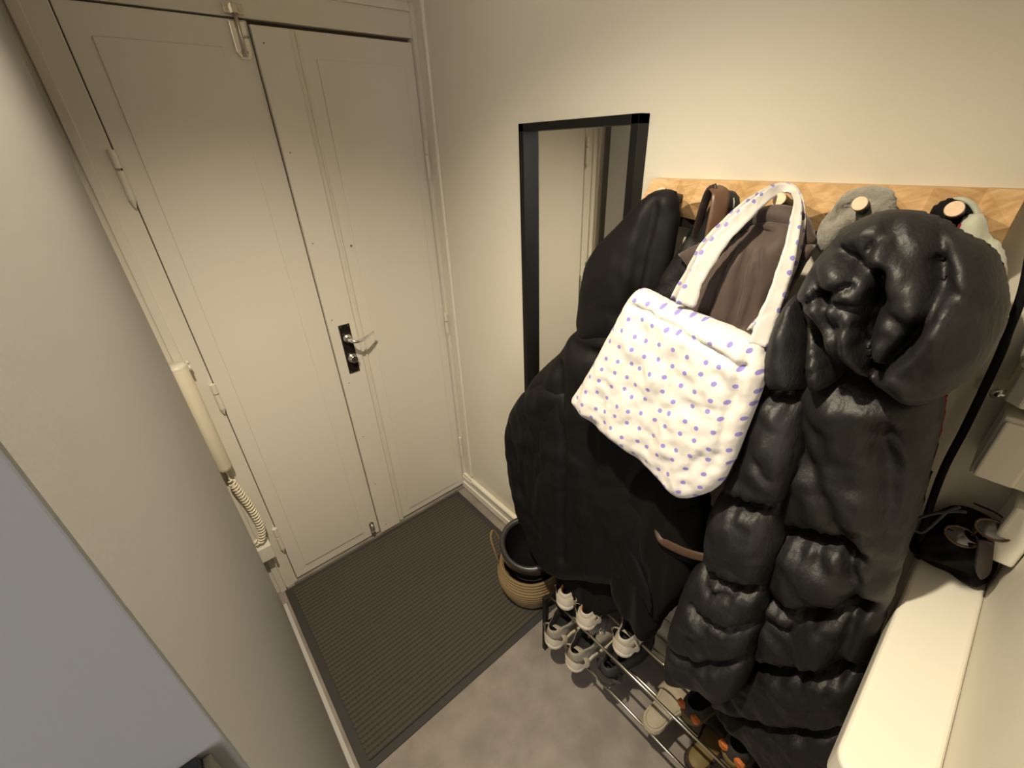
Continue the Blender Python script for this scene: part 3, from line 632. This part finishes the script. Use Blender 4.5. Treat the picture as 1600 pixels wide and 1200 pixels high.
# ------------------------------------------------------------------ shoe rack
sr = thing('shoe_rack', 'two tier shoe rack of thin chrome rods on black end frames below the coats', 'shoe rack', (-.15, -1.35, 0))
ry0, ry1 = -.965, -1.66
for (x, z) in ((-.251, .300), (-.150, .300), (-.050, .345), (-.268, .150), (-.16, .135), (-.06, .175)):
    MB().cyl((x, ry0, z), (x, ry1, z), .0045, 12).build('rod', M['steel'], sr, smooth=True)
for yy in (ry0, ry1):
    e = MB()
    e.box(-.280, -.262, yy - .008, yy + .008, 0, .315).box(-.045, -.028, yy - .008, yy + .008, 0, .36)
    e.tube([(-.27, yy, .300), (-.15, yy, .300), (-.04, yy, .345)], .007, 8).tube([(-.27, yy, .15), (-.16, yy, .135), (-.04, yy, .175)], .007, 8)
    e.build('end_frame', M['blackframe'], sr, bevel=.002)

# ------------------------------------------------------------------ shoes
def ring(xb, xf, hw, z, n=32, toe=.0, skew=0):
    out = []; L_ = xf - xb; rh, rt = min(.042, L_ * .35), min(.085, L_ * .5)
    for k in range(n):
        q = 2 * PI * k / n; c, s_ = math.cos(q), math.sin(q); u = .5 - .5 * c; d_ = u * L_
        e1 = math.sqrt(max(0, 1 - (1 - min(1, d_ / rh)) ** 2)); e2 = math.sqrt(max(0, 1 - (1 - min(1, (L_ - d_) / rt)) ** 2))
        W_ = .76 - .10 * math.sin(PI * min(1, u / .5)) * (u < .5) + (.26 * math.sin(PI * min(1, (u - .3) / .75)) if u > .3 else 0)
        out.append((xb + d_, math.copysign(hw * W_ * e1 * e2, s_), z + toe * max(0, u - .75) * 4))
    return out
def loft(rings, cap0=True, cap1=False):
    n = len(rings[0]); v = [p for r in rings for p in r]; f = []
    for i in range(len(rings) - 1):
        for k in range(n): f.append((i * n + k, i * n + (k + 1) % n, (i + 1) * n + (k + 1) % n, (i + 1) * n + k))
    if cap0: f.append(tuple(range(n)))
    if cap1: f.append(tuple(range((len(rings) - 1) * n, len(rings) * n)))
    return v, f
def sneaker(label, up, sole, outs, lin, tongue=None, Ln=.28, name='sneaker', cat='shoe', low=1.0, group=None):
    """heel at the origin, toe along +x, sole on z=0"""
    t = thing(name, label, cat, (0, 0, 0), group)
    v, f = loft([ring(.004, Ln, .046, 0, toe=.006), ring(0, Ln + .003, .050, .008, toe=.004)], True, True); obj('outsole', v, f, outs, t, smooth=False)
    v, f = loft([ring(.0, Ln + .003, .050, .008, toe=.004), ring(-.003, Ln + .002, .052, .018), ring(.0, Ln - .002, .050, .034)], False, True); obj('midsole', v, f, sole, t, smooth=True)
    v, f = loft([ring(.003, Ln - .004, .047, .030), ring(.000, Ln - .008, .047, .045), ring(.002, Ln - .028, .044, .060), ring(.004, Ln - .075, .041, .075 * low), ring(.004, Ln - .125, .038, .086 * low), ring(.006, Ln - .150, .036, .096 * low), ring(.010, Ln - .155, .032, .100 * low)], False, False)
    obj('upper', v, f, up, t, smooth=True)
    v, f = loft([ring(.010, Ln - .155, .032, .100 * low), ring(.014, Ln - .155, .028, .092 * low), ring(.018, Ln - .145, .027, .055), ring(.02, Ln - .13, .026, .038)], False, True); obj('lining', v, f, lin, t, smooth=True)
    obj('tongue', *loft([ring(Ln - .185, Ln - .07, .020, .078 * low), ring(Ln - .180, Ln - .10, .020, .096 * low), ring(Ln - .178, Ln - .14, .019, .110 * low)], True, True), tongue or up, t, smooth=True)
    for i in range(4):
        x = Ln - .148 + i * .020; z = .098 * low - i * .0085
        MB().tube([(x, -.026, z - .012), (x + .003, -.012, z + .001), (x + .003, .012, z + .001), (x, .026, z - .012)], .0026, 6).build('lace', sole, t, smooth=True)
    # heel counter and side overlay
    v, f = loft([ring(-.0015, .075, .0485, .034), ring(-.0015, .060, .0485, .055), ring(.001, .040, .045, .070)], False, False); obj('heel_counter', v, f, sole, t, smooth=True)
    return t
def dup(root, label, loc, rotz, group=None):
    r = root.copy(); COL.objects.link(r); r['label'] = label
    if group: r['group'] = group
    place(r, loc, rotz)
    for ch in list(root.children):
        c = ch.copy(); COL.objects.link(c); c.parent = r
        for g2 in list(ch.children):
            d_ = g2.copy(); COL.objects.link(d_); d_.parent = c
    return r
def place(r, loc, rotz, tilt=0): r.location = loc; r.rotation_euler = (0, tilt, math.radians(rotz))
G1 = 'grey beige running shoes on the lower tier'; G2 = 'white sneakers on the upper tier'
s1 = sneaker('grey beige running shoe on the lower tier, right one of its pair', M['shoe_mesh'], M['sole_white'], M['sole_dark'], M['shoe_in'], group=G1)
dup(s1, 'grey beige running shoe on the lower tier, left one beside the basket', (-.325, -1.035, .155), 4, G1)
place(s1, (-.325, -1.135, .155), 2)
s2 = sneaker('white sneaker with orange lining on the upper tier, right one of its pair', M['shoe_white'], M['sole_white'], M['shoe_white'], M['orange'], low=.80, group=G2)
place(s2, (-.262, -1.125, .306), 12)
dup(s2, 'white sneaker on the upper tier, left one tucked under the trench coat hem', (-.262, -1.030, .306), 8, G2)
s3 = sneaker('cream shoe mostly hidden under the pointed coat hem', M['shoe_white'], M['sole_white'], M['sole_dark'], M['shoe_in'], low=.85); place(s3, (-.24, -1.255, .306), 4)
s4 = sneaker('dark running shoe in shadow on the lower tier beside the grey pair', M['sole_dark'], M['helmet_rim'], M['sole_dark'], M['shoe_in']); place(s4, (-.28, -1.235, .155), 0)

def slipper(label, solem, strapm, loc, rot, name='slipper', inner=None, mound=.045):
    t = thing(name, label, 'slipper', (0, 0, 0))
    obj('sole', *loft([ring(.0, .27, .046, 0), ring(-.002, .272, .049, .012), ring(.002, .268, .046, .022)], True, True), solem, t, smooth=False)
    v = []; f = []; n, m_ = 12, 7
    for i in range(m_):
        x = .120 + .115 * i / (m_ - 1); w_ = .050 - .012 * (i / (m_ - 1)) ** 2; h_ = mound * (1 - .5 * (i / (m_ - 1)) ** 2)
        for k in range(n): q = PI * k / (n - 1); v.append((x, w_ * math.cos(q), .014 + h_ * math.sin(q)))
    for i in range(m_ - 1):
        for k in range(n - 1): f.append((i * n + k, i * n + k + 1, (i + 1) * n + k + 1, (i + 1) * n + k))
    o = obj('strap', v, f, strapm, t, smooth=True); md = o.modifiers.new('s', 'SOLIDIFY'); md.thickness = .006
    if inner:
        obj('footbed', *loft([ring(.008, .262, .040, .0215), ring(.012, .258, .037, .0245)], True, True), inner, t, smooth=True)
    place(t, loc, rot); return t
slipper('beige flat slipper lying on the lower tier with a pale heel edge', M['beige_suede'], M['beige_suede'], (-.278, -1.405, .158), -4, inner=M['beige_suede'])
slipper('dark brown slipper on the lower tier right of the beige slipper', M['strap'], M['strap'], (-.270, -1.54, .158), -6, inner=M['mustard'])
# clogs with orange patches on the upper tier
def clog(label, loc, rot):
    t = thing('clog', label, 'clog', (0, 0, 0), 'black clogs with orange patches')
    obj('sole', *loft([ring(0, .26, .046, 0), ring(-.003, .263, .050, .014), ring(0, .26, .047, .026)], True, True), M['mustard'], t, smooth=True)
    obj('upper', *loft([ring(.001, .258, .046, .024), ring(-.002, .250, .047, .045), ring(.002, .20, .043, .062), ring(.006, .15, .038, .070)], False, False), M['sole_dark'], t, smooth=True)
    obj('lining', *loft([ring(.006, .15, .038, .070), ring(.010, .15, .034, .064), ring(.016, .18, .030, .032)], False, True), M['shoe_in'], t, smooth=True)
    for sy in (-1, 1):
        c = Vector((-.001 + .010, sy * .022, .050)); pts = []
        for k in range(10):
            q = 2 * PI * k / 10; pts.append(c + Vector((-.0135 + abs(math.cos(q)) * .002 * 0 + .004 * abs(sy) * math.cos(q) ** 2, sy * .013 * math.cos(q), .010 * math.sin(q))))
        MB().prism(pts, (.012, -sy * .001, 0)).build('patch', M['orange'], t, bevel=.001, label='orange patch')
    place(t, loc, rot); return t
clog('black clog with orange heel patches on the upper tier, nearer the sneakers', (-.240, -1.485, .306), -10)
clog('black clog with orange heel patches on the upper tier, at the bottom of the photo', (-.245, -1.605, .306), -10)

# ------------------------------------------------------------------ ledge with its clutter
lg = MB()
def rrect(x0, x1, y0, y1, r, n=6):
    out = []
    for cx, cy, a0_ in ((x0 + r, y1 - r, 90),):
        for k in range(n + 1): q = math.radians(a0_ + 90 * k / n); out.append((cx + r * math.cos(q), cy + r * math.sin(q)))
    return out + [(x0, y0), (x1, y0), (x1, y1)]
lp = rrect(-.485, WX, -1.81, -1.715, .030)
lg.prism([(x, y, .945) for x, y in lp], (0, 0, .055))
o = lg.build('ledge_shelf', M['white_plastic'], None, bevel=.007); tag(o, 'thick white ledge with rounded front corner at the lower right', 'ledge')
MB().build
gl = thing('sunglasses', 'dark tortoise sunglasses lying at the far end of the white ledge', 'sunglasses', (-.03, -1.76, 1.03))
for (px_, py_) in ((1502, 838), (1552, 828)):
    c = Vector(X(px_, py_, -.055))
    M3 = Matrix.Rotation(math.radians(-40), 3, 'Y')
    MB().lathe([(0, 0), (.016, .0005), (.0185, 0)], c, 24, M3, .85, 1.1).build('lens', M['lens'], gl, smooth=True)
    MB().tube([c + M3 @ Vector((.018 * .85 * math.cos(q * PI / 12), .0205 * math.sin(q * PI / 12), 0)) for q in range(24)], .0022, 6, True).build('lens_rim', M['tortoise'], gl, smooth=True)
    MB().tube(smooth_path([c + Vector((.01, -.015, .006)), c + Vector((.03, .0, .012)), c + Vector((.045, .03, .006))], 5), .0018, 6).build('temple', M['tortoise'], gl, smooth=True)
MB().tube([X(1518, 836, -.055), X(1526, 830, -.056), X(1534, 830, -.055)], .0018, 6).build('bridge', M['tortoise'], gl, smooth=True)
o = soft('pouch', [(-1.700, 1.002), (-1.698, 1.07), (-1.715, 1.13), (-1.75, 1.14), (-1.785, 1.125), (-1.80, 1.08), (-1.80, 1.002)], M['black_lining'], None, (.0, 0), T=.028, Tb=.02, edge=.03, cell=.004, px=False, crumple=.02, wrinkle=.004, wsc=30, seed=31)
tag(o, 'crumpled black pouch on the ledge against the coat wall', 'pouch')
o = MB().ribbon(smooth_path([X(1540, 845, -.072), X(1538, 866, -.072), X(1536, 885, -.070), X(1533, 904, -.066)], 6), [.020] * 13 + [.019, .018, .016, .013, .009, .003], .006, (-.75, .1, .6)).build('leather_strap_end', M['strap'], None, smooth=True)
tag(o, 'dark brown leather strap tip lying on the ledge beside the sunglasses', 'strap')
cpts = smooth_path([X(*p, -.075) for p in ((1510, 800), (1490, 799), (1462, 802), (1440, 808), (1428, 816), (1427, 826), (1440, 832), (1455, 822), (1470, 808), (1482, 798), (1500, 792))], 8)
o = MB().tube(cpts, .0026, 8).build('lanyard_cord', M['cordgrey'], None, smooth=True); tag(o, 'charcoal lanyard cord looping over the ledge edge', 'cord')
o = MB().tube(smooth_path([(.0, -1.615, 1.70), (-.01, -1.64, 1.60), (-.03, -1.660, 1.522), (-.033, -1.668, 1.46), (-.030, -1.673, 1.418), (-.028, -1.680, 1.30), (-.028, -1.684, 1.202), (-.03, -1.70, 1.08), (-.02, -1.715, 1.01)], 8), .0055, 8).build('hanging_cord', M['cord'], None, smooth=True)
tag(o, 'black fabric cord hanging down the wall between puffer coat and fuse boxes', 'cord')
# fuse boxes on the coat wall
fb = thing('fuse_box', 'white fuse box with a proud cover, between the meter box and the small switch box', 'fuse box', (WX, -1.76, 1.29))
MB().box(-.058, WX - .001, -1.805, -1.708, 1.235, 1.345).build('housing', M['white_plastic'], fb, bevel=.006)
MB().box(-.068, -.056, -1.757, -1.712, 1.240, 1.340).build('cover', M['white_plastic'], fb, bevel=.004)
o = MB().box(-.06, WX - .001, -1.808, -1.771, 1.10, 1.208).build('switch_box', M['white_plastic'], None, bevel=.005); tag(o, 'small white switch box under the fuse box at the right edge', 'switch box')
fb2 = thing('meter_box', 'white meter box with chamfered corner, upper of the two at the right edge', 'meter box', (WX, -1.75, 1.45))
MB().prism([(WX - .001, -1.690, 1.42), (-.05, -1.695, 1.42), (-.066, -1.712, 1.42), (-.066, -1.805, 1.42), (WX - .001, -1.805, 1.42)], (0, 0, .12)).build('upper_housing', M['white_plastic'], fb2, bevel=.003)
MB().prism([(WX - .001, -1.698, 1.365), (-.05, -1.700, 1.365), (-.066, -1.716, 1.365), (-.066, -1.805, 1.365), (WX - .001, -1.805, 1.365)], (0, 0, .052)).build('lower_housing', M['white_plastic'], fb2, bevel=.003)
cb = thing('pipe_clip', 'small chrome clip on the wall left of the meter box', 'clip', (WX, -1.68, 1.36))
MB().cyl((.0, -1.685, 1.355), (WX, -1.675, 1.352), .010, 14).build('plug', M['white_plastic'], cb, smooth=True)
MB().cyl((-.012, -1.700, 1.362), (-.006, -1.688, 1.352), .006, 12).build('ring', M['chrome'], cb, smooth=True)

# dark box by the near corner of the left wall
db = thing('dark_box', 'small dark box with grey side fixed at the near left wall corner', 'box', (-1.02, -1.475, 1.43))
MB().box(-1.06, -1.012, -1.476, -1.4605, 1.36, 1.451).build('housing', M['grey_box'], db, bevel=.001)
MB().box(-1.012, -1.008, -1.470, -1.4605, 1.36, 1.447).build('side_strip', M['grey_paint'], db, bevel=.001)

# ceiling lamp that gives the light
cl = thing('ceiling_spotlight', 'small recessed ceiling spotlight above the hallway', 'lamp', (SPOT[0], SPOT[1], 2.5))
MB().lathe([(.045, 0), (.050, -.006), (.056, -.004), (.058, 0)], (SPOT[0], SPOT[1], 2.4995), 32).build('ring', M['chrome'], cl, smooth=True)
